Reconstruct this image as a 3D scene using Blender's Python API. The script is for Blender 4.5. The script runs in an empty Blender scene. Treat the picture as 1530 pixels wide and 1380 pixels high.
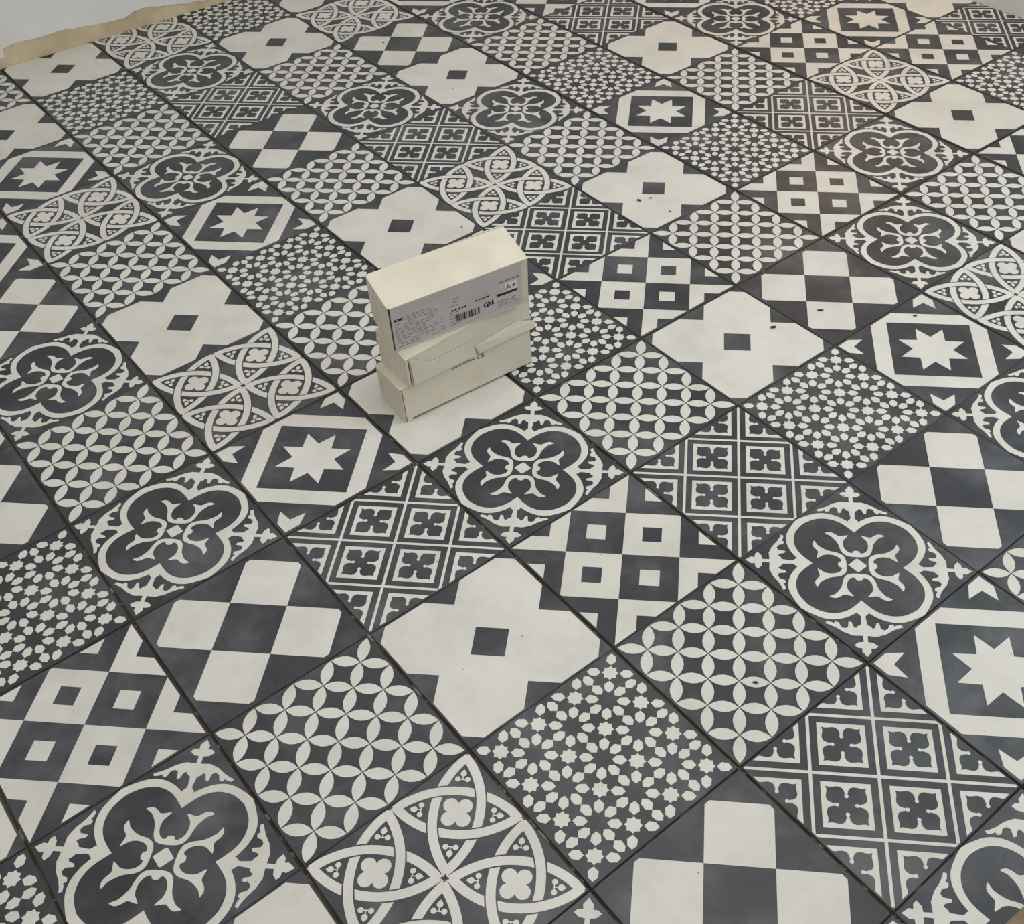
import bpy, bmesh, math, random
from mathutils import Vector, Matrix
from mathutils.geometry import tessellate_polygon

scene = bpy.context.scene
COL = scene.collection
T = 0.25                      # one floor tile, metres; scene x = along the tile columns, y = along the tile rows

# ------------------------------------------------------------------ camera
cam_d = bpy.data.cameras.new('camera')
cam = bpy.data.objects.new('camera', cam_d)
COL.objects.link(cam)
R0 = Vector((0.63683721, 0.77036421, -0.03126276))
R1 = Vector((0.52338583, -0.46173022, -0.71615116))
R2 = Vector((-0.56613218, 0.43970922, -0.69724469))
cm = Matrix((R0, -R1, -R2)).transposed().to_4x4()
cm.translation = Vector((4.97165616, -2.47718537, 5.25499116)) * T
cam.matrix_world = cm
cam_d.sensor_fit = 'HORIZONTAL'
cam_d.sensor_width = 36.0
cam_d.lens = 1699.2668 / 1530 * 36.0
cam_d.shift_x = (765 - 867.868) / 1530
cam_d.shift_y = (687.61 - 690) / 1530
cam_d.clip_start = 0.02
scene.camera = cam

# ------------------------------------------------------------------ world, lights, exposure
world = bpy.data.worlds.new('world')
scene.world = world
world.use_nodes = True
bg = world.node_tree.nodes['Background']
bg.inputs[0].default_value = (1.0, 0.985, 0.955, 1)
bg.inputs[1].default_value = 0.44


def area_light(name, loc, target, sx, sy, power, color):
    d = bpy.data.lights.new(name, 'AREA')
    d.shape = 'RECTANGLE'
    d.size, d.size_y = sx, sy
    d.energy = power
    d.color = color
    o = bpy.data.objects.new(name, d)
    COL.objects.link(o)
    o.location = loc
    o.rotation_euler = (Vector(target) - Vector(loc)).to_track_quat('-Z', 'Y').to_euler()
    return o


# daylight from the window opening on the right-hand side of the room
area_light('window_daylight', (1.0, 2.08, 1.6), (0.3, 0.2, 0.0), 1.3, 1.1, 28, (0.85, 0.955, 1.0))
# added overhead fill, no known fixture: lifts upward faces above upright ones
area_light('overhead_fill', (0.1, 0.3, 2.5), (0.1, 0.3, 0.0), 1.2, 1.2, 19, (1.0, 0.975, 0.93))
# added warm point light, source unknown: tints the tiles at the far right
warm_pt = bpy.data.lights.new('warm_fill', 'POINT')
warm_pt.energy = 3.3
warm_pt.color = (1.0, 0.56, 0.24)
warm_pt.shadow_soft_size = 0.06
bo = bpy.data.objects.new('warm_fill', warm_pt)
COL.objects.link(bo)
bo.location = (-0.78, 1.98, 0.7)

vs = scene.view_settings
vs.view_transform = 'Standard'
vs.look = 'None'
vs.gamma = 1.0
vs.use_curve_mapping = False
vs.exposure = 0.12


# ------------------------------------------------------------------ materials
def srgb(r, g, b):
    f = lambda c: c / 12.92 if c <= 0.04045 else ((c + 0.055) / 1.055) ** 2.4
    return (f(r / 255), f(g / 255), f(b / 255), 1)


class Mat:
    """small node-building helper"""
    def __init__(self, name, rough=0.6, spec=0.4):
        self.m = bpy.data.materials.new(name)
        self.m.use_nodes = True
        self.nt = self.m.node_tree
        self.b = self.nt.nodes['Principled BSDF']
        self.b.inputs['Roughness'].default_value = rough
        self.b.inputs['Specular IOR Level'].default_value = spec

    def n(self, t, **kw):
        nd = self.nt.nodes.new(t)
        for k, v in kw.items():
            setattr(nd, k, v)
        return nd

    def l(self, a, b):
        self.nt.links.new(a, b)

    def coords(self, per_object=True):
        tc = self.n('ShaderNodeTexCoord')
        if not per_object:
            return tc.outputs['Object']
        oi = self.n('ShaderNodeObjectInfo')
        mul = self.n('ShaderNodeMath', operation='MULTIPLY')
        mul.inputs[1].default_value = 40.0
        self.l(oi.outputs['Random'], mul.inputs[0])
        add = self.n('ShaderNodeVectorMath', operation='ADD')
        self.l(tc.outputs['Object'], add.inputs[0])
        self.l(mul.outputs[0], add.inputs[1])
        return add.outputs[0]

    def noise(self, co, scale, detail=4, rough=0.55):
        t = self.n('ShaderNodeTexNoise')
        t.inputs['Scale'].default_value = scale
        t.inputs['Detail'].default_value = detail
        t.inputs['Roughness'].default_value = rough
        self.l(co, t.inputs['Vector'])
        return t.outputs['Fac']

    def ramp(self, fac, stops):
        r = self.n('ShaderNodeValToRGB')
        e = r.color_ramp.elements
        while len(e) < len(stops):
            e.new(0.5)
        for i, (p, c) in enumerate(stops):
            e[i].position = p
            e[i].color = c if len(c) == 4 else (*c, 1)
        self.l(fac, r.inputs[0])
        return r.outputs[0]

    def mix(self, fac, a, b, mode='MIX'):
        m = self.n('ShaderNodeMix', data_type='RGBA', blend_type=mode)
        if isinstance(fac, float):
            m.inputs[0].default_value = fac
        else:
            self.l(fac, m.inputs[0])
        for s, v in ((6, a), (7, b)):
            if isinstance(v, tuple):
                m.inputs[s].default_value = v
            else:
                self.l(v, m.inputs[s])
        return m.outputs[2]

    def bump(self, fac, strength, dist=0.001):
        b = self.n('ShaderNodeBump')
        b.inputs['Strength'].default_value = strength
        b.inputs['Distance'].default_value = dist
        self.l(fac, b.inputs['Height'])
        self.l(b.outputs[0], self.b.inputs['Normal'])

    def color(self, c):
        if isinstance(c, tuple):
            self.b.inputs['Base Color'].default_value = c
        else:
            self.l(c, self.b.inputs['Base Color'])
        return self.m


W1, B0 = (1, 1, 1, 1), (0, 0, 0, 1)


def mat_tile_dark():
    m = Mat('tile_charcoal', 0.46, 0.4)
    co = m.coords()
    base = m.ramp(m.noise(co, 9, 6, 0.6), [(0.3, srgb(44, 46, 50)), (0.52, srgb(57, 60, 65)), (0.72, srgb(86, 89, 93))])
    dust = m.ramp(m.noise(co, 4.2, 7, 0.7), [(0.5, B0), (0.78, (0.6, 0.6, 0.6, 1))])
    c = m.mix(dust, base, srgb(118, 119, 120))
    oi = m.n('ShaderNodeObjectInfo')
    t = m.ramp(oi.outputs['Random'], [(0.0, (0.9, 0.91, 0.93, 1)), (1.0, (1.07, 1.06, 1.05, 1))])
    c = m.mix(1.0, c, t, 'MULTIPLY')
    m.bump(m.noise(co, 260, 2), 0.12, 0.0005)
    return m.color(c)


def mat_tile_light():
    m = Mat('tile_cream', 0.5, 0.4)
    co = m.coords()
    base = m.ramp(m.noise(co, 11, 6, 0.65), [(0.28, srgb(202, 199, 192)), (0.5, srgb(214, 211, 204)), (0.75, srgb(222, 220, 214))])
    vor = m.n('ShaderNodeTexVoronoi')
    vor.inputs['Scale'].default_value = 55
    m.l(co, vor.inputs['Vector'])
    dots = m.ramp(vor.outputs['Distance'], [(0.035, W1), (0.07, B0)])
    few = m.ramp(m.noise(co, 33, 2), [(0.56, B0), (0.62, W1)])
    spk = m.mix(1.0, dots, few, 'MULTIPLY')
    c = m.mix(spk, base, srgb(96, 92, 84))
    oi = m.n('ShaderNodeObjectInfo')
    t = m.ramp(oi.outputs['Random'], [(0.0, (0.955, 0.95, 0.935, 1)), (1.0, W1)])
    c = m.mix(1.0, c, t, 'MULTIPLY')
    m.bump(m.noise(co, 220, 2), 0.1, 0.0005)
    return m.color(c)


def mat_noise(name, stops, scale, rough=0.8, spec=0.25, bump=0.2, bscale=60, detail=6):
    m = Mat(name, rough, spec)
    co = m.coords(False)
    c = m.ramp(m.noise(co, scale, detail, 0.62), stops)
    if bump:
        m.bump(m.noise(co, bscale, 4), bump, 0.002)
    return m.color(c)


def mat_bed():
    m = Mat('joint_mortar', 0.9, 0.1)
    co = m.coords(False)
    base = m.ramp(m.noise(co, 14, 6), [(0.3, srgb(48, 40, 32)), (0.6, srgb(80, 69, 56)), (0.8, srgb(118, 106, 88))])
    fl = m.ramp(m.noise(co, 30, 5, 0.7), [(0.56, B0), (0.66, W1)])
    m.bump(m.noise(co, 90, 4), 0.4, 0.002)
    return m.color(m.mix(fl, base, srgb(160, 150, 132)))


def flat(name, c, rough=0.7, spec=0.3):
    return mat_noise(name, [(0.35, tuple(x * 0.95 for x in c[:3]) + (1,)), (0.65, c)], 25, rough, spec, 0)


M = {
    'dark': mat_tile_dark(),
    'light': mat_tile_light(),
    'side': mat_noise('tile_biscuit', [(0.35, srgb(70, 63, 56)), (0.65, srgb(108, 99, 88))], 40, 0.85, 0.2, 0.2),
    'bed': mat_bed(),
    'plaster': mat_noise('white_plaster', [(0.3, srgb(216, 217, 216)), (0.6, srgb(226, 226, 223)), (0.8, srgb(231, 230, 227))], 3, 0.8, 0.2, 0.15, 45),
    'tan': mat_noise('bare_tan_render', [(0.3, srgb(180, 166, 138)), (0.55, srgb(202, 188, 158)), (0.78, srgb(216, 204, 178))], 9, 0.9, 0.15, 0.5, 70),
    'card': mat_noise('cream_cardboard', [(0.3, srgb(211, 203, 184)), (0.55, srgb(221, 214, 196)), (0.8, srgb(228, 222, 206))], 14, 0.62, 0.3, 0.08, 120),
    'card_in': mat_noise('cardboard_inner', [(0.3, srgb(126, 112, 88)), (0.7, srgb(158, 143, 116))], 30, 0.9, 0.1, 0.1),
    'sticker': mat_noise('grey_sticker', [(0.3, srgb(192, 186, 186)), (0.7, srgb(206, 200, 200))], 18, 0.4, 0.4, 0),
    'print': flat('grey_print', srgb(122, 121, 126)),
    'black': flat('black_print', srgb(44, 43, 46)),
    'white': flat('white_print', srgb(232, 231, 230)),
    'ply': mat_noise('tan_board', [(0.3, srgb(118, 104, 80)), (0.7, srgb(146, 131, 104))], 22, 0.85, 0.2, 0.2),
    'crumb': mat_noise('mortar_crumb', [(0.3, srgb(58, 52, 44)), (0.7, srgb(96, 88, 76))], 300, 0.9, 0.1, 0),
}


# ------------------------------------------------------------------ helpers
def tag(o, label=None, cat=None, group=None, kind=None):
    for k, v in (('label', label), ('category', cat), ('group', group), ('kind', kind)):
        if v:
            o[k] = v
    return o


def link(name, me, parent=None, loc=(0, 0, 0)):
    o = bpy.data.objects.new(name, me)
    COL.objects.link(o)
    o.location = loc
    if parent is not None:
        o.parent = parent
    return o


class MB:
    """collects polygons for ONE mesh"""
    def __init__(self):
        self.v, self.f, self.mi = [], [], []

    def poly(self, pts, mi=0):
        k = len(self.v)
        self.v += [tuple(p) for p in pts]
        self.f.append(tuple(range(k, k + len(pts))))
        self.mi.append(mi)

    def fill(self, pts2, z, mi, conv):
        """flat possibly concave polygon"""
        p3 = [Vector((x, y, 0)) for x, y in pts2]
        tris = tessellate_polygon([p3])
        k = len(self.v)
        for x, y in pts2:
            u, w = conv(x, y)
            self.v.append((u, w, z))
        for t in tris:
            a, b, c = (self.v[k + i] for i in t)
            cr = (b[0] - a[0]) * (c[1] - a[1]) - (b[1] - a[1]) * (c[0] - a[0])
            if abs(cr) < 1e-12:
                continue
            self.f.append(tuple(k + i for i in (t if cr > 0 else t[::-1])))
            self.mi.append(mi)

    def hexa(self, c, mi=0):
        """8 corners: bottom ring 0-3, top ring 4-7 (counter-clockwise from above)"""
        k = len(self.v)
        self.v += [tuple(p) for p in c]
        for f in ((3, 2, 1, 0), (4, 5, 6, 7), (0, 1, 5, 4), (1, 2, 6, 5), (2, 3, 7, 6), (3, 0, 4, 7)):
            self.f.append(tuple(k + i for i in f))
            self.mi.append(mi)

    def prism(self, pts2, o, ex, ey, n, t, mi=0):
        """extruded flat outline in the plane (o, ex, ey), thickness t along n"""
        p3 = [Vector((x, y, 0)) for x, y in pts2]
        tris = tessellate_polygon([p3])
        k, N = len(self.v), len(pts2)
        for d in (0.0, t):
            self.v += [tuple(o + ex * x + ey * y + n * d) for x, y in pts2]
        for tr in tris:
            self.f.append(tuple(k + i for i in tr))
            self.mi.append(mi)
            self.f.append(tuple(k + N + i for i in tr[::-1]))
            self.mi.append(mi)
        for i in range(N):
            j = (i + 1) % N
            self.f.append((k + i, k + j, k + N + j, k + N + i))
            self.mi.append(mi)

    def mesh(self, name, mats, recalc=False):
        me = bpy.data.meshes.new(name)
        me.from_pydata(self.v, [], self.f)
        for m in mats:
            me.materials.append(m)
        me.polygons.foreach_set('material_index', self.mi)
        if recalc:
            bm = bmesh.new()
            bm.from_mesh(me)
            bmesh.ops.recalc_face_normals(bm, faces=bm.faces)
            bm.to_mesh(me)
            bm.free()
        me.update()
        return me


def clip(poly, lim):
    """clip an outline in (a, b) to the tile |a|+|b| <= lim"""
    for sx, sy in ((1, 1), (1, -1), (-1, -1), (-1, 1)):
        out = []
        n = len(poly)
        for i in range(n):
            p, q = poly[i], poly[(i + 1) % n]
            dp, dq = lim - (sx * p[0] + sy * p[1]), lim - (sx * q[0] + sy * q[1])
            if dp >= 0:
                out.append(p)
            if (dp > 0 > dq) or (dp < 0 < dq):
                k = dp / (dp - dq)
                out.append((p[0] + k * (q[0] - p[0]), p[1] + k * (q[1] - p[1])))
        poly = out
        if len(poly) < 3:
            return []
    return poly


def rect(x0, y0, x1, y1):
    return [(x0, y0), (x1, y0), (x1, y1), (x0, y1)]


def disc(cx, cy, r, n=14):
    return [(cx + r * math.cos(2 * math.pi * i / n), cy + r * math.sin(2 * math.pi * i / n)) for i in range(n)]


def rot(poly, k):
    """quarter turns"""
    for _ in range(k % 4):
        poly = [(-y, x) for x, y in poly]
    return poly


def shift(poly, dx, dy):
    return [(x + dx, y + dy) for x, y in poly]


def smooth(pts, closed=True, sub=4):
    """Catmull-Rom through the points"""
    out, n = [], len(pts)
    for i in range(n if closed else n - 1):
        if closed:
            p = [pts[(i + d) % n] for d in (-1, 0, 1, 2)]
        else:
            p = [pts[min(max(i + d, 0), n - 1)] for d in (-1, 0, 1, 2)]
        for s in range(sub):
            t = s / sub
            out.append(tuple(0.5 * (2 * p[1][c] + (p[2][c] - p[0][c]) * t + (2 * p[0][c] - 5 * p[1][c] + 4 * p[2][c] - p[3][c]) * t * t
                                    + (3 * p[1][c] - p[0][c] - 3 * p[2][c] + p[3][c]) * t ** 3) for c in (0, 1)))
    if not closed:
        out.append(pts[-1])
    return out


# ------------------------------------------------------------------ the tile designs, in diagonal coordinates:
# a to one corner, b to the next, corner at distance 1; each entry = (outline, layer, light?)
DARK, LIGHT = 0, 1


def pat_cross():
    q = [(0.9, -0.085), (0.9, 0.085), (0.625, 0.36), (0.36, 0.36), (0.36, 0.625), (0.085, 0.9)]
    outline = []
    for k in range(4):
        outline += rot(q[1:], k)
    return [(outline, 1, LIGHT), (rect(-.14, -.14, .14, .14), 2, DARK)]


def pat_checker():
    out = []
    w = 0.25
    sq = [(w, -w), (0.70, -w), (0.735, -0.215), (0.735, 0.215), (0.70, w), (w, w)]
    for k in range(4):
        out.append((rot(sq, k), 1, LIGHT))
    return out


def pat_boxes():
    out = []
    for i in range(-2, 2):
        for j in range(-2, 2):
            x, y = i * .5, j * .5
            light = (i + j) % 2 == 0
            if light:
                out.append((clip(rect(x, y, x + .5, y + .5), 0.985), 1, LIGHT))
            c = (x + .25, y + .25)
            out.append((clip(rect(c[0] - .086, c[1] - .086, c[0] + .086, c[1] + .086), 0.985), 2, DARK if light else LIGHT))
    return out


def pat_lattice():
    out = []
    s, r = 0.25, 0.1768
    n = 6
    hw = 0.052
    for i in range(-4, 5):
        for j in range(-4, 5):
            for d in (0, 1):
                i2, j2 = (i + 1, j) if d == 0 else (i, j + 1)
                if abs(i) + abs(j) > 4 or abs(i2) + abs(j2) > 4:
                    continue
                pts = []
                for k in range(n + 1):
                    t = k / n
                    x = 0.004 + t * (s - 0.008)
                    pts.append((x, hw * (1 - (2 * t - 1) ** 2) ** 0.93))
                leaf = pts + [(x, -y) for x, y in pts[-2:0:-1]]
                if d == 1:
                    leaf = [(-y, x) for x, y in leaf]
                out.append(([(x * .985, y * .985) for x, y in shift(leaf, i * s, j * s)], 1, LIGHT))
    return out


def pat_flowers():
    out = []
    g = 0.2585
    for m in range(-4, 5):
        for n in range(-4, 5):
            d = abs(m) + abs(n)
            cx, cy = m * g, n * g
            if (m + n) % 2 == 0 and d <= 4:
                for k in range(8):
                    an = k * math.pi / 4
                    ca, sa = math.cos(an), math.sin(an)
                    if abs(cx + .128 * ca) + abs(cy + .128 * sa) > 0.965:
                        continue
                    pet = [(.070, 0), (.098, .033), (.148, .039), (.182, 0), (.148, -.039), (.098, -.033)]
                    out.append((clip([(cx + x * ca - y * sa, cy + x * sa + y * ca) for x, y in pet], .99), 1, LIGHT))
            elif (m + n) % 2 and d <= 3:
                st = []
                for k in range(16):
                    an = k * math.pi / 8
                    r = .067 if k % 2 == 0 else .051
                    st.append((cx + r * math.cos(an), cy + r * math.sin(an)))
                out.append((st, 1, LIGHT))
    return out


def pat_panels():
    out = []
    lw = 0.0125
    lim = 0.987
    for c in (-.5, 0, .5):
        e = 1 - abs(c)
        out.append((clip(rect(c - lw, -e, c + lw, e), lim), 1, LIGHT))
        out.append((clip(rect(-e, c - lw, e, c + lw), lim), 2, LIGHT))
    h = 0.182
    quad = [(.06, .50), (.085, .62), (.16, .75), (.30, .81), (.45, .80), (.58, .775), (.69, .775), (.81, .81)]
    quad = smooth(quad, False, 3)
    octo = quad + [(y, x) for x, y in quad[-2::-1]]
    octo = octo[::-1]
    full = []
    for k in range(4):
        full += rot(octo, k)
    for i in range(-2, 2):
        for j in range(-2, 2):
            cx, cy = i * .5 + .25, j * .5 + .25
            if abs(cx) + abs(cy) > 1.01:
                continue
            put = lambda p: clip(shift([(x * h, y * h) for x, y in p], cx, cy), lim)
            out.append((put(rect(-1, -1, 1, 1)), 1, LIGHT))
            out.append((put(full), 2, DARK))
            pin = [(-.17, .86), (-.09, .70), (-.045, .56), (-.04, .50)] + [(.085 * math.sin(a), .40 - .095 * math.cos(a)) for a in
                  [math.radians(x) for x in (-140, -90, -45, 0, 45, 90, 140)]] + [(.04, .50), (.045, .56), (.09, .70), (.17, .86)]
            for k in range(4):
                out.append((put(rot(pin, k)), 3, LIGHT))
    return [(p, z, c) for p, z, c in out if len(p) > 2]


def pat_star():
    out = []
    oc = []
    for k in range(4):
        oc += rot([(.605, -.37), (.605, .37)], k)
    out.append((oc, 1, LIGHT))
    out.append((rect(-.435, -.435, .435, .435), 2, DARK))
    st = []
    for k in range(16):
        an = math.radians(22.5 * k + 22.5)
        r = .365 if k % 2 == 0 else .205
        st.append((r * math.cos(an), r * math.sin(an)))
    out.append((st, 3, LIGHT))
    ch = [(.97, 0), (.865, .105), (.715, .12), (.81, 0), (.715, -.12), (.865, -.105)]
    for k in range(4):
        out.append((rot(ch, k), 1, LIGHT))
    return out


def pat_arcs():
    out = []
    R = (0.25 + 0.205 ** 2) / (2 * 0.205)
    bw = 0.068

    def band(cx, cy, vert, side, t0, t1, r0, r1, n=10):
        """piece of a ring segment bulging to `side`; t from -1 (one tip) to 1"""
        off = -(R - .205) * side
        half = math.asin(0.492 / R)
        pts = []
        for r, seq in ((r0, range(n + 1)), (r1, range(n, -1, -1))):
            for k in seq:
                an = half * (t0 + (t1 - t0) * k / n)
                x, y = off + side * r * math.cos(an), r * math.sin(an)
                pts.append((cx + x, cy + y) if vert else (cx - y, cy + x))
        return pts
    for nx, ny in ((.5, 0), (-.5, 0), (0, .5), (0, -.5)):
        x0, y0 = nx, ny
        for vert in (True, False):
            for side in (1, -1):
                out.append((clip(band(x0, y0, vert, side, -.985, .985, R - bw, R, 18), .99), (1 if not vert else 1.5) + (.2 if side > 0 else 0), LIGHT))
        # crossings: the upper band with a thin dark gap on both sides
        for sx in (1, -1):
            for sy in (1, -1):
                vert_over = sx == sy
                side = sx if vert_over else sy
                tt = (0.36 * sy) if vert_over else (-0.36 * sx)
                out.append((band(x0, y0, vert_over, side, tt - .17, tt + .17, R - bw - .011, R + .011, 6), 2, DARK))
                out.append((band(x0, y0, vert_over, side, tt - .19, tt + .19, R - bw, R, 6), 3, LIGHT))
        for dx in (1, -1):
            for dy in (1, -1):
                out.append((disc(x0 + .053 * dx, y0 + .053 * dy, .056, 14), 1 + .2 * (dx > 0) + .1 * (dy > 0), LIGHT))
        out.append((rect(x0 - .055, y0 - .055, x0 + .055, y0 + .055), 1.4, LIGHT))
        for k in range(4):
            for cx, cy, r in ((.315, 0, .024), (.268, .037, .022), (.268, -.037, .022)):
                dd = [(cx + r * 1.45, cy)] if cy == 0 else []
                p = disc(cx, cy, r, 8)
                if cy == 0:
                    p[0] = dd[0]
                out.append((shift(rot(p, k), x0, y0), 1, LIGHT))
            out.append((shift(rot(rect(.262, -.03, .27, .03), k), x0, y0), 1.1, LIGHT))
            out.append((shift(rot(rect(.265, -.004, .3, .004), k), x0, y0), 1.2, LIGHT))
    # thin dark seam where the ovals touch on the axes
    for k in range(4):
        out.append((rot([(0.0, -.004), (.03, -.0065), (.03, .0065), (0.0, .004)], k), 4, DARK))
    return out


def pat_quatrefoil():
    out = []
    # half-lobe outlines from the top cusp to the lobe's middle, measured on the print
    o_half = [(0.03, 0.495), (0.057, 0.521), (0.13, 0.568), (0.225, 0.599), (0.325, 0.594), (0.435, 0.545), (0.503, 0.503)]
    i_half = [(0.0, 0.383), (0.065, 0.452), (0.135, 0.505), (0.225, 0.534), (0.325, 0.526), (0.40, 0.490), (0.452, 0.452)]

    def ring(h):
        h = smooth(h, False, 3)
        lobe = h + [(y, x) for x, y in h[-2::-1]]
        lobe = lobe[::-1]
        pts = []
        for k in range(4):
            pts += rot(lobe, k)
        clean = []
        for p in pts:
            if not clean or (abs(p[0] - clean[-1][0]) + abs(p[1] - clean[-1][1])) > 1e-5:
                clean.append(p)
        if abs(clean[0][0] - clean[-1][0]) + abs(clean[0][1] - clean[-1][1]) < 1e-5:
            clean.pop()
        return clean
    out.append((ring(o_half), 1, LIGHT))
    out.append((ring(i_half), 2, DARK))
    lozenge = [(.08, 0), (.008, .073), (-.008, .073), (-.08, 0), (-.008, -.073), (.008, -.073)]
    out.append((lozenge, 3, LIGHT))
    # scroll pointing to -b
    half = [(0, -.168), (-.026, -.160), (-.034, -.140), (-.06, -.141), (-.092, -.172), (-.108, -.226), (-.099, -.286), (-.057, -.343),
            (-.102, -.336), (-.141, -.331), (-.176, -.358), (-.216, -.374), (-.262, -.357), (-.212, -.330), (-.168, -.273), (-.148, -.228),
            (-.134, -.166), (-.104, -.116), (-.055, -.097), (0, -.094)]
    hs = smooth(half, False, 2)
    scroll = hs + [(-x, y) for x, y in hs[-2:0:-1]]
    fl = [(0, -.812), (.021, -.816), (.06, -.822), (.096, -.853), (.07, -.877), (.034, -.880), (.038, -.912), (0, -.962)]
    fleur = fl + [(-x, y) for x, y in fl[-2:0:-1]]
    leaf = [(0.0, -.752), (-.094, -.757), (-.169, -.727), (-.23, -.683), (-.279, -.658), (-.315, -.645), (-.303, -.622), (-.265, -.629),
            (-.246, -.641), (-.232, -.620), (-.204, -.628), (-.19, -.670), (-.16, -.687), (-.133, -.674), (-.123, -.612), (-.100, -.620),
            (-.088, -.663), (-.069, -.678), (-.05, -.655), (-.026, -.640), (-.018, -.56), (-.04, -.50), (0, -.48)]
    stem = [(-.02, -.70), (.02, -.70), (.017, -.83), (-.017, -.83)]
    knob = disc(0, -.50, .05, 12)
    for k in range(4):
        out.append((rot(scroll, k), 3, LIGHT))
        out.append((rot(fleur, k), 1.2, LIGHT))
        out.append((rot(leaf, k), 1.2, LIGHT))
        out.append((rot([(-x, y) for x, y in leaf], k), 1.3, LIGHT))
        out.append((rot(stem, k), 1.4, LIGHT))
        out.append((rot(knob, k), 1.5, LIGHT))
    return out


PATTERNS = {
    'C': (pat_cross, 'tile with a broad cream cross around a small charcoal square'),
    'K': (pat_checker, 'tile with four cream squares around a charcoal square'),
    'B': (pat_boxes, 'tile with a checkerboard of squares holding smaller squares'),
    'L': (pat_lattice, 'tile with a lattice of cream leaves forming interlaced circles'),
    'D': (pat_flowers, 'tile with small cream petal rosettes and tiny stars'),
    'P': (pat_panels, 'tile with charcoal clovers in cream framed panels'),
    'S': (pat_star, 'tile with an eight-pointed cream star in an octagonal band'),
    'A': (pat_arcs, 'tile with four pairs of interlaced pointed ovals and clovers'),
    'Q': (pat_quatrefoil, 'tile with an ornamental scrolled quatrefoil'),
}
SU, SV = T * (1 - 0.007), T * (1 - 0.0135)      # tile edges; the joints along the rows are wider
LAYER = 0.00009


def tile_mesh(key):
    mb = MB()
    hu, hv, ch = SU / 2, SV / 2, 0.0009
    th = 0.009

    def ring(d, z):
        return [(-hu + d, -hv + d, z), (hu - d, -hv + d, z), (hu - d, hv - d, z), (-hu + d, hv - d, z)]
    r0, r1, r2 = ring(0, -th), ring(0, -ch), ring(ch, 0)
    mb.poly(r2, 0)
    mb.poly(r0[::-1], 2)
    for i in range(4):
        j = (i + 1) % 4
        mb.poly([r0[i], r0[j], r1[j], r1[i]], 2)
        mb.poly([r1[i], r1[j], r2[j], r2[i]], 0)
    k = 0.993

    def conv(a, b):
        return ((a - b) * hu * k, (a + b) * hv * k)
    for outline, layer, c in PATTERNS[key][0]():
        if len(outline) > 2:
            mb.fill(outline, LAYER * layer, c, conv)
    return mb.mesh('tile_' + key, [M['dark'], M['light'], M['side']])


# ------------------------------------------------------------------ the floor: which design lies where (row u, column v)
ROWS = {
    -8: (-2, 'DLCADCKLQBAP'), -7: (-2, 'ACDQCASLCDBKQ'[:11]), -6: (-2, 'CSLPLKQBDLS'), -5: (-2, 'SAQKQCLPSAC'),
    -4: (-2, 'KLSLPQDCQDL'), -3: (-4, 'LDQCDCALSLBSC'), -2: (-4, 'QKLALSPCDPABP'), -1: (-4, 'ADQSCDBLBQCDK'),
    0: (-4, 'CBKPQLCKQLBAS'), 1: (-4, 'DQLCBPDSACLQD'), 2: (-4, 'PCADLQKQBSDLA'), 3: (-4, 'KBQKPSLCADQBC'), 4: (-4, 'LSDAQCLBKPSQD'),
}
ROWS[-1] = (-3, 'DQSCDBLBQCDK')
ROWS[-2] = (-3, 'KLALSPCDPABP')
ROWS[-3] = (-3, 'CQCDCALSLBSC')
ROWS[2] = (-3, 'CADLQKQBSDLA')
ROWS[3] = (-2, 'QKPSLCADQBC')
ROWS[4] = (-1, 'DQCLBKPSQD')
ROWS[-8] = (-1, 'LCADCKLQBA')
ROWS[-7] = (-1, 'CDQCASLCDB')
ROWS[5] = (-2, 'BCLSAKQDLCP')
FILL = 'LQCDKSPBA'

DU = {-4: .003, -3: .002, -2: -.005, -1: -.007, 0: -.001, 1: .011, 2: -.001, 4: -.002}
DV = {-2: -.002, -1: .003, 0: .002, 1: .006, 2: .007, 3: -.011, 4: -.007, 5: -.009, 6: -.003, 7: .014}

WALL_S = 0.0242                      # the far left wall runs very slightly off the tile rows
wall_x = lambda v: (-7.965 + WALL_S * v) * T
V_WALL = 8.715 * T
V0, V1, U1 = -5.0, 8.715, 6.0

random.seed(7)
fb = MB()
fb.hexa([(wall_x(V0) - .0, V0 * T, -.06), (U1 * T, V0 * T, -.06), (U1 * T, V1 * T, -.06), (wall_x(V1), V1 * T, -.06),
         (wall_x(V0) - .0, V0 * T, -.0036), (U1 * T, V0 * T, -.0036), (U1 * T, V1 * T, -.0036), (wall_x(V1), V1 * T, -.0036)])
floor = link('floor', fb.mesh('floor', [M['bed']]))
tag(floor, 'charcoal and cream patchwork tiled floor with open dark joints', 'floor', kind='structure')

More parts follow.
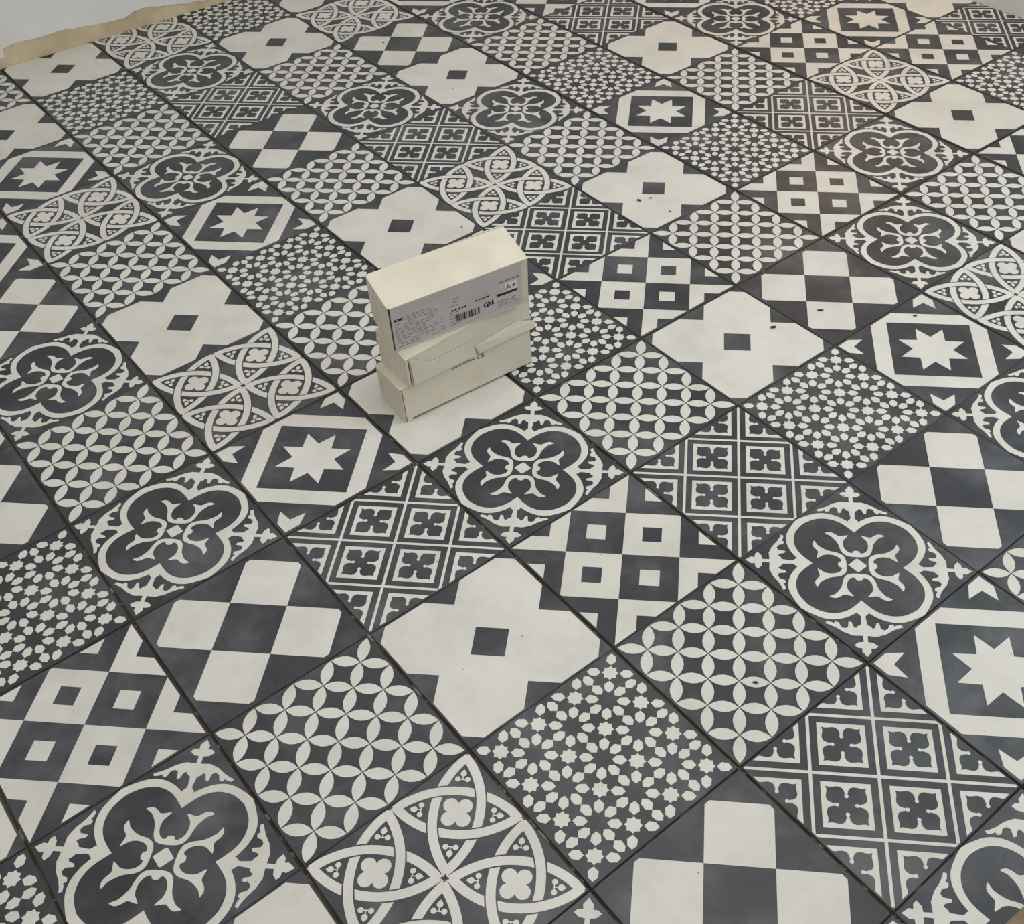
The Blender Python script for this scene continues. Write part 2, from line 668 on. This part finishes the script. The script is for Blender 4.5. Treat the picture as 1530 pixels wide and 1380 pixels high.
meshes = {k: tile_mesh(k) for k in PATTERNS}
for i in range(-8, 6):
    j0, s = ROWS[i]
    for j in range(-5, 9):
        k = s[j - j0] if 0 <= j - j0 < len(s) else FILL[(i * 5 + j * 7 + i * j) % 9]
        u = i + .5 + (DU.get(i, 0) + DU.get(i + 1, 0)) / 2
        v = j + .5 + (DV.get(j, 0) + DV.get(j + 1, 0)) / 2
        me = meshes[k]
        loc = Vector((u * T, v * T, random.uniform(-.0005, .0003)))
        turn = 1 if (i, j) == (0, -3) else 0
        rotz = random.uniform(-.0025, .0025)
        rx, ry = random.uniform(-.0012, .0012), random.uniform(-.0012, .0012)
        if turn:
            # the quarter-turned checkerboard tile: swap its colours by turning the print only
            mb_swap = PATTERNS['B'][0]
            PATTERNS['B_turned'] = (lambda: [(rot(o, 1), z, c) for o, z, c in mb_swap()], PATTERNS['B'][1])
            me = tile_mesh('B_turned')
        cut = []
        if i == -8:
            cut.append(((wall_x(v) + .0008, v * T, 0), (-1, WALL_S, 0)))
        if j == 8:
            cut.append(((0, V_WALL - .0008, 0), (0, 1, 0)))
        if cut:
            me = me.copy()
            bm = bmesh.new()
            bm.from_mesh(me)
            for co, no in cut:
                bmesh.ops.bisect_plane(bm, geom=bm.verts[:] + bm.edges[:] + bm.faces[:], plane_co=Vector(co) - loc,
                                       plane_no=Vector(no), clear_outer=True)
            bm.to_mesh(me)
            bm.free()
            rotz = rx = ry = 0
            if len(me.polygons) == 0:
                continue
        o = link('tile', me, floor, loc)
        o.rotation_euler = (rx, ry, rotz)
        o['label'] = PATTERNS[k][1]


# ------------------------------------------------------------------ walls
H = 2.5
# left wall: bare tan render, with a white plaster coat whose ragged lower edge stops short of the floor
wb = MB()
y0, y1 = V0 * T, V_WALL + .2
xa, xb = wall_x(V0), wall_x(y1 / T)
wb.hexa([(xa - .2, y0, -.06), (xa, y0, -.06), (xb, y1, -.06), (xb - .2, y1, -.06),
         (xa - .2, y0, H), (xa, y0, H), (xb, y1, H), (xb - .2, y1, H)])
wl = link('wall_left', wb.mesh('wall_left', [M['tan']]))
tag(wl, 'white plastered wall with a bare tan strip above the floor', 'wall', kind='structure')
edge = [(-5.0, .07), (-4.2, .1), (-3.4, .085), (-2.6, .12), (-1.8, .09), (-1.0, .11), (-.4, .1), (.03, .115), (.085, .105), (.10, .2), (.25, .215),
        (.5, .2), (.75, .205), (.95, .185), (1.05, .165), (1.2, .155), (1.42, .142), (1.5, .16), (1.56, .185), (1.66, .19), (1.85, .155), (2.0, .133),
        (2.2, .1), (2.4, .078), (2.8, .07), (3.3, .09), (3.9, .06), (4.6, .085), (5.4, .07), (6.2, .09), (7.0, .06), (7.8, .08), (8.715, .07)]
fine = []
random.seed(3)
for n in range(len(edge) - 1):
    (va, ha), (vb, hb) = edge[n], edge[n + 1]
    kk = 4
    for s in range(kk):
        t = s / kk
        fine.append((va + (vb - va) * t, ha + (hb - ha) * t + (random.uniform(-.008, .008) if s else 0)))
fine.append(edge[-1])
pb = MB()
outl = [(v * T, h * T) for v, h in fine] + [(8.715 * T, H), (V0 * T, H)]
wd = Vector((WALL_S, 1, 0))
pb.prism(outl, Vector((wall_x(0), 0, 0)), wd, Vector((0, 0, 1)), Vector((1, -WALL_S, 0)).normalized(), .0015)
link('plaster_coat', pb.mesh('plaster_coat', [M['plaster']], True), wl)

wr = MB()
xr = wall_x(8.715)
wr.hexa([(xr, V_WALL, -.06), (U1 * T, V_WALL, -.06), (U1 * T, V_WALL + .2, -.06), (xr, V_WALL + .2, -.06),
         (xr, V_WALL, H), (U1 * T, V_WALL, H), (U1 * T, V_WALL + .2, H), (xr, V_WALL + .2, H)])
o = link('wall_right', wr.mesh('wall_right', [M['plaster']]))
tag(o, 'plain white plastered wall meeting the cut floor tiles', 'wall', kind='structure')


# ------------------------------------------------------------------ the stack of three cream cartons
def frame(q):
    x, y, z, yaw, l, d, h, pt, rl = q
    L = Vector((math.cos(yaw), math.sin(yaw), 0))
    D = Vector((-math.sin(yaw), math.cos(yaw), 0))
    U = Vector((0, 0, 1))
    D, U = D * math.cos(rl) - U * math.sin(rl), U * math.cos(rl) + D * math.sin(rl)
    L, U = L * math.cos(pt) + U * math.sin(pt), U * math.cos(pt) - L * math.sin(pt)
    return Vector((x, y, z)) * T, L, D, U, l * T, d * T, h * T


def part(name, mb, mats, parent, bevel=0.0):
    me = mb.mesh(name, mats, True)
    if bevel:
        bm = bmesh.new()
        bm.from_mesh(me)
        bmesh.ops.remove_doubles(bm, verts=bm.verts, dist=1e-6)
        bmesh.ops.bevel(bm, geom=bm.edges[:], offset=bevel, segments=2, affect='EDGES', profile=0.6)
        bm.to_mesh(me)
        bm.free()
    base = parent
    while base.parent:
        base = base.parent
    me.transform(Matrix.Translation(-base.location))
    return link(name, me, parent)


def empty(name, loc):
    e = bpy.data.objects.new(name, None)
    COL.objects.link(e)
    e.location = loc
    e.empty_display_size = .05
    return e


def text_mesh(name, body, size, o, ex, ey, n, mat, parent, lift):
    cu = bpy.data.curves.new(name, 'FONT')
    cu.body = body
    cu.size = size
    cu.extrude = 0.00008
    tmp = bpy.data.objects.new(name, cu)
    COL.objects.link(tmp)
    bpy.context.view_layer.update()
    dg = bpy.context.evaluated_depsgraph_get()
    me = bpy.data.meshes.new_from_object(tmp.evaluated_get(dg))
    bpy.data.objects.remove(tmp)
    me.materials.clear()
    me.materials.append(mat)
    mt = Matrix((ex, ey, n)).transposed().to_4x4()
    mt.translation = o + n * lift
    me.transform(mt)
    base = parent
    while base.parent:
        base = base.parent
    me.transform(Matrix.Translation(-base.location))
    return link(name, me, parent)


S = 0.0012    # board thickness

# --- lowest carton
qL = (-.376, .168, 0.0, 1.512, 1.053, .348, .300, 0, 0)
o, L, D, U, l, d, h = frame(qL)
root = empty('carton', (o + L * l / 2 + D * d / 2))
root.location.z = 0.0004
o = o + Vector((0, 0, .0004))
tag(root, 'closed cream carton lying on the tiles, lowest of the stacked three', 'carton', 'stacked cream cartons')
b = MB()
fr = .0035
zz = U * (h - .002)
core = [o + D * fr + L * .002, o + L * (l - .0015) + D * fr, o + L * (l - .0015) + D * d, o + D * d + L * .002]
b.hexa(core + [p + zz for p in core])
part('carton_body', b, [M['card_in']], root)
b = MB()   # front panel, its lower edge lifted off the floor past the corner tab
b.prism([(.0028, 0), (.05 * T, 0), (.056 * T, .02 * T), (l - .012 * T, .013 * T), (l - .01 * T, .0), (l, .0), (l, h - .0019), (.0028, h - .0019)], o, L, U, D, .0016)
part('front_panel', b, [M['card']], root)
b = MB()
b.prism([(.0016, 0), (d, 0), (d, h - .0019), (.0016, h - .0019)], o, D, U, L, .0018)
part('side_panel', b, [M['card']], root)
b = MB()
b.prism([(.0016, 0), (d, 0), (d, h - .0019), (.0016, h - .0019)], o + L * (l - .0014), D, U, L, .0014)
part('side_panel', b, [M['card']], root)
b = MB()
ov = .0016
b.hexa([o - L * ov + U * (h - .0018), o + L * (l + ov) + U * (h - .0018), o + L * (l + ov) + D * d + U * (h - .0018), o - L * ov + D * d + U * (h - .0018),
        o - L * ov + U * h, o + L * (l + ov) + U * h, o + L * (l + ov) + D * d + U * h, o - L * ov + D * d + U * h])
part('lid', b, [M['card']], root, .0007)
b = MB()   # rolled rim along the short side
rim = []
for k in range(9):
    a = math.pi * k / 8
    rim.append((-0.0 - .0024 * math.sin(a), h + .0006 - .0024 * (1 - math.cos(a))))
b.prism([(x, y) for x, y in rim] + [(-.0002, h - .0042), (-.0002, h + .0006)], o + D * .002, L, U, D, d - .004)
part('side_rim', b, [M['card']], root)
b = MB()   # a line of small print
xx = .40 * T
random.seed(11)
while xx < .575 * T:
    w = random.uniform(.008, .016) * T
    b.prism(rect(xx, .268 * T, xx + w, .268 * T + random.uniform(.014, .02) * T), o - D * .0001, L, U, D, .0005)
    xx += w + .004 * T
tag(part('printed_text', b, [M['print']], root), 'line of tiny grey print', kind='stuff')
text_mesh('printed_mark', 'CE', .052 * T, o + L * .605 * T + U * .256 * T, L, U, -D, M['black'], root, .0002)

# --- top carton (frame needed first: the middle carton's lid slopes to carry it)
qT = (-.455, .215, .55, 1.393, 1.002, .359, .40, .03, -.15)
oT, LT, DT, UT, lT, dT, hT = frame(qT)


def under_top(p, gap=.0006):
    """height of the top carton's underside above the point p"""
    return oT.z - ((p.x - oT.x) * UT.x + (p.y - oT.y) * UT.y) / UT.z - gap


# --- middle carton
qM = (-.354, .23, .3034, 1.556, 1.021, .36, .235, 0, 0)
o, L, D, U, l, d, h = frame(qM)
root = empty('carton', o + L * l / 2 + D * d / 2)
tag(root, 'cream carton with torn front flap, between the lower and labelled cartons', 'carton', 'stacked cream cartons')
c0, c1, c2, c3 = o, o + L * l, o + L * l + D * d, o + D * d
tops = [Vector((p.x, p.y, under_top(p) - S)) for p in (c0, c1, c2, c3)]
b = MB()
fw, sw = D * .003, L * .0015
b.hexa([c0 + fw + sw, c1 + fw, c2, c3 + sw] + [tops[0] + fw + sw - Vector((0, 0, .0003)), tops[1] + fw, tops[2], tops[3] + sw])
part('carton_body', b, [M['card_in']], root)
for k0, k1, off in ((0, 3, 0.0), (1, 2, -.0014)):     # short sides, sloping up to the back
    b = MB()
    b.prism([(0, 0), (d, 0), (d, tops[k1].z - c0.z - .0002), (0, tops[k0].z - c0.z - .0002)], (c0 if k0 == 0 else c1) + L * off, D, U, L, .0014)
    part('side_panel', b, [M['card']], root)
b = MB()
b.prism([(.0062, 0), (l - .0016, 0), (l - .0016, tops[1].z - c0.z - .0002), (.0062, tops[0].z - c0.z - .0002)], c0 + D * .0002, L, U, D, .0014)
part('front_panel', b, [M['card']], root)
b = MB()
b.prism([(.0014, 0), (.0040, 0), (.0040, tops[0].z - c0.z - .0002), (.0014, tops[0].z - c0.z - .0002)], c0 + D * .0002, L, U, D, .0014)
part('corner_tab', b, [M['card']], root)
b = MB()
lid = [t + Vector((0, 0, .0001)) for t in tops]
b.hexa(lid + [t + Vector((0, 0, S - .0003)) for t in lid])
part('lid', b, [M['card']], root)
b = MB()   # left half of the front flap, wavy torn edge
fa = [(.034, .004), (.029, .2), (.04, .212), (.075, .205), (.12, .165), (.16, .135), (.185, .13), (.516, .128), (.53, .115), (.535, .004)]
b.prism([(x * T, y * T) for x, y in fa], o - D * .0028, L, U, D, S)
part('front_flap', b, [M['card']], root)
b = MB()   # right half, peeled away and bent outwards
hinge0, hinge1 = (.54, .055), (.90, .115)
P = [o + L * (.54 * T) + U * (.075 * T) - D * .001, o + L * (.90 * T) + U * (.112 * T) - D * .001,
     o + L * (1.035 * T) + U * (.062 * T) - D * .007, o + L * (1.02 * T) + U * (.012 * T) - D * .0095, o + L * (.56 * T) + U * (.006 * T) - D * .0025]
thk = -D * S
k = len(P)
b.poly(P)
b.poly([p + thk for p in P][::-1])
for i in range(k):
    j = (i + 1) % k
    b.poly([P[i], P[j], P[j] + thk, P[i] + thk])
part('torn_flap', b, [M['card']], root)
b = MB()   # creased edge left standing beside the label carton
b.prism([(.86 * T, .105 * T), (.90 * T, .118 * T), (1.02 * T, .09 * T), (1.02 * T, .076 * T), (.90 * T, .1 * T)], o - D * .002, L, U, D, .0014)
part('flap_crease', b, [M['card']], root)

# --- top carton with the sticker
o, L, D, U, l, d, h = oT, LT, DT, UT, lT, dT, hT
root = empty('carton', o + L * l / 2 + D * d / 2)
tag(root, 'cream carton with a grey printed label, topmost of the stack', 'carton', 'stacked cream cartons')
g = .0030
b = MB()
b.hexa([o + D * g + L * g, o + L * (l - .001) + D * g, o + L * (l - .001) + D * d, o + D * d + L * g,
        o + D * g + L * g + U * (h - .0022), o + L * (l - .001) + D * g + U * (h - .0022), o + L * (l - .001) + D * d + U * (h - .0022), o + D * d + L * g + U * (h - .0022)])
part('carton_body', b, [M['card_in']], root)
b = MB()
b.prism([(.0035, 0), (l, 0), (l, h - .0014), (.0035, h - .0014)], o, L, U, D, .0016)
fp = part('front_panel', b, [M['card']], root)
b = MB()
b.prism([(.0034, 0), (d, 0), (d, h - .0015), (.0052, h - .0015), (.0034, h - .016)], o, D, U, L, .0016)
part('side_panel', b, [M['card']], root)
b = MB()
b.prism([(.001, 0), (d, 0), (d, h - .0015), (.001, h - .0015)], o + L * (l - .0008), D, U, L, .0014)
part('side_panel', b, [M['card']], root)
b = MB()   # lid with a notched rear corner
b.prism([(-.0008, .010), (.0, .002), (.0035, -.0008), (l + .0008, -.0008), (l + .0008, d), (.006, d + .0006), (.002, d - .002), (-.0008, d - .006)], o + U * (h - .0013), L, D, U, .0016)
part('lid', b, [M['card']], root)
b = MB()   # thin raised back edge of the lid
b.prism([(l * .55, 0), (l + .0008, 0), (l + .0008, .004), (l * .93, .0035), (l * .6, .0008)], o + D * (d - .0012) + U * (h + .0003), L, U, D, .0012)
part('lid_edge', b, [M['card']], root)

n = -D
b = MB()
b.prism([(.012 * T, .012 * T), (.955 * T, .02 * T), (.955 * T, .385 * T), (.012 * T, .385 * T)], o - D * .0003, L, U, D, .0003)
stick = part('label_sticker', b, [M['sticker']], root)
tag(stick, 'grey printed sticker')


def dashes(name, x0, x1, ys, hh, seed, mat='print', dens=.8, wmax=.05):
    b = MB()
    random.seed(seed)
    for y in ys:
        x = x0
        end = x1 - random.uniform(0, .3) * (x1 - x0)
        while x < end:
            w = min(random.uniform(.012, wmax), end - x)
            if random.random() < dens:
                b.prism(rect(x * T, y * T, (x + w) * T, (y + hh) * T), o - D * .00045, L, U, D, .0002)
            x += w + .008
    return part(name, b, [M[mat]], stick)


tag(dashes('printed_text', .03, .40, [.03 + .021 * k for k in range(13)], .0052, 5), 'rows of tiny grey print', kind='stuff')
tag(dashes('printed_text', .415, .5, [.05, .075, .105, .13, .155, .22, .25, .275], .006, 6, 'print', .9), kind='stuff')
tag(dashes('printed_text', .77, .945, [.06, .075, .09, .105], .005, 8, 'print', .9), kind='stuff')
tag(dashes('printed_text', .03, .095, [.268], .018, 9, 'black', 1, .03), 'short line of bold print', kind='stuff')
tag(dashes('printed_text', .43, .56, [.172], .014, 10, 'black', 1, .022), kind='stuff')
tag(dashes('printed_text', .60, .73, [.187], .012, 12, 'black', .9, .03), kind='stuff')
tag(dashes('printed_text', .78, .94, [.27], .012, 14, 'print', 1, .05), kind='stuff')
b = MB()
random.seed(21)
x = .455
while x < .638:
    w = random.choice((.003, .003, .006, .009))
    b.prism(rect(x * T, .065 * T, (x + w) * T, .128 * T), o - D * .00045, L, U, D, .0002)
    x += w + random.choice((.003, .004, .007))
tag(part('barcode', b, [M['black']], stick), 'black striped barcode', kind='stuff')
b = MB()
b.prism(rect(.828 * T, .178 * T, .918 * T, .25 * T), o - D * .00045, L, U, D, .0002)
part('rating_field', b, [M['white']], stick)
text_mesh('printed_rating', 'A+', .066 * T, o + L * (.831 * T) + U * (.19 * T), L, U, n, M['black'], stick, .0006)
b = MB()
b.prism([(.76 * T, .166 * T), (.776 * T, .152 * T), (.92 * T, .152 * T), (.92 * T, .172 * T), (.80 * T, .172 * T), (.776 * T, .18 * T)], o - D * .00045, L, U, D, .0002)
part('rating_bar', b, [M['black']], stick)
b = MB()
ringo, ringi = disc(.69 * T, .122 * T, .026 * T, 16), disc(.69 * T, .122 * T, .017 * T, 16)
for i in range(16):
    if i in (3, 11):
        continue
    j = (i + 1) % 16
    b.prism([ringo[i], ringo[j], ringi[j], ringi[i]], o - D * .00045, L, U, D, .0002)
b.prism([(.684 * T, .104 * T), (.697 * T, .104 * T), (.700 * T, .128 * T), (.688 * T, .128 * T)], o - D * .0005, L, U, D, .0002)
b.prism([(.722 * T, .104 * T), (.742 * T, .104 * T), (.735 * T, .15 * T), (.728 * T, .15 * T)], o - D * .00045, L, U, D, .0002)
part('recycling_mark', b, [M['black']], stick)

# ------------------------------------------------------------------ board at the near edge of the tiling
b = MB()
ub, zt = 4.352 * T, .0012
b.hexa([(ub, .02 * T, zt), (ub + .16, .06 * T, zt), (ub + .17, 1.02 * T, zt), (ub + .012, 1.0 * T, zt),
        (ub, .02 * T, zt + .006), (ub + .16, .06 * T, zt + .006), (ub + .17, 1.02 * T, zt + .006), (ub + .012, 1.0 * T, zt + .006)])
me = b.mesh('board_offcut', [M['ply']], True)
bm = bmesh.new()
bm.from_mesh(me)
bmesh.ops.bevel(bm, geom=bm.edges[:], offset=.0015, segments=2, affect='EDGES')
bm.to_mesh(me)
bm.free()
o_ = link('board_offcut', me)
tag(o_, 'tan board offcut lying over the ornamental tile', 'board')

# ------------------------------------------------------------------ crumbs of mortar left on the tiles
CR = [(.564, 2.815, .030, 1.2, 'dark mortar crumb on the cream cross tile beside the checker tile'),
      (-1.435, 3.259, .026, .3, 'flat mortar crumb on a cream cross tile, left of its charcoal square'),
      (-1.401, 3.36, .016, 1.0, 'small mortar crumb on a cream cross tile, just below its charcoal square'),
      (-1.131, 3.339, .014, .2, 'small mortar crumb at the edge of a cream cross tile'),
      (.655, 3.237, .026, .9, 'thin mortar crumb on a cream square of a checker tile'),
      (2.688, .442, .020, .6, 'dark mortar crumb on the cream leaf lattice tile'),
      (-5.67, 3.347, .016, .2, 'dark speck of mortar on the checker tile near the far wall'),
      (-2.138, 1.882, .014, .1, 'dark speck of mortar on the cross tile behind the carton stack'),
      (-4.277, 3.288, .014, .4, 'dark speck of mortar on the cross tile between two quatrefoil tiles'),
      (1.169, 3.708, .020, .8, 'mortar crumb on the octagonal band of a star tile')]
for u, v, r, a, lab in CR:
    bm = bmesh.new()
    bmesh.ops.create_icosphere(bm, subdivisions=1, radius=1)
    random.seed(int(u * 1000) + 5)
    for vv in bm.verts:
        vv.co *= random.uniform(.75, 1.15)
        vv.co = Vector((vv.co.x * r * T, vv.co.y * r * T * .45, vv.co.z * r * T * .3))
    zmin = min(vv.co.z for vv in bm.verts)
    for vv in bm.verts:
        vv.co.z -= zmin
    me = bpy.data.meshes.new('mortar_crumb')
    bm.to_mesh(me)
    bm.free()
    me.materials.append(M['crumb'])
    c = link('mortar_crumb', me, None, (u * T, v * T, .0002))
    c.rotation_euler = (0, 0, a)
    tag(c, lab, 'crumb', 'mortar crumbs on the floor')
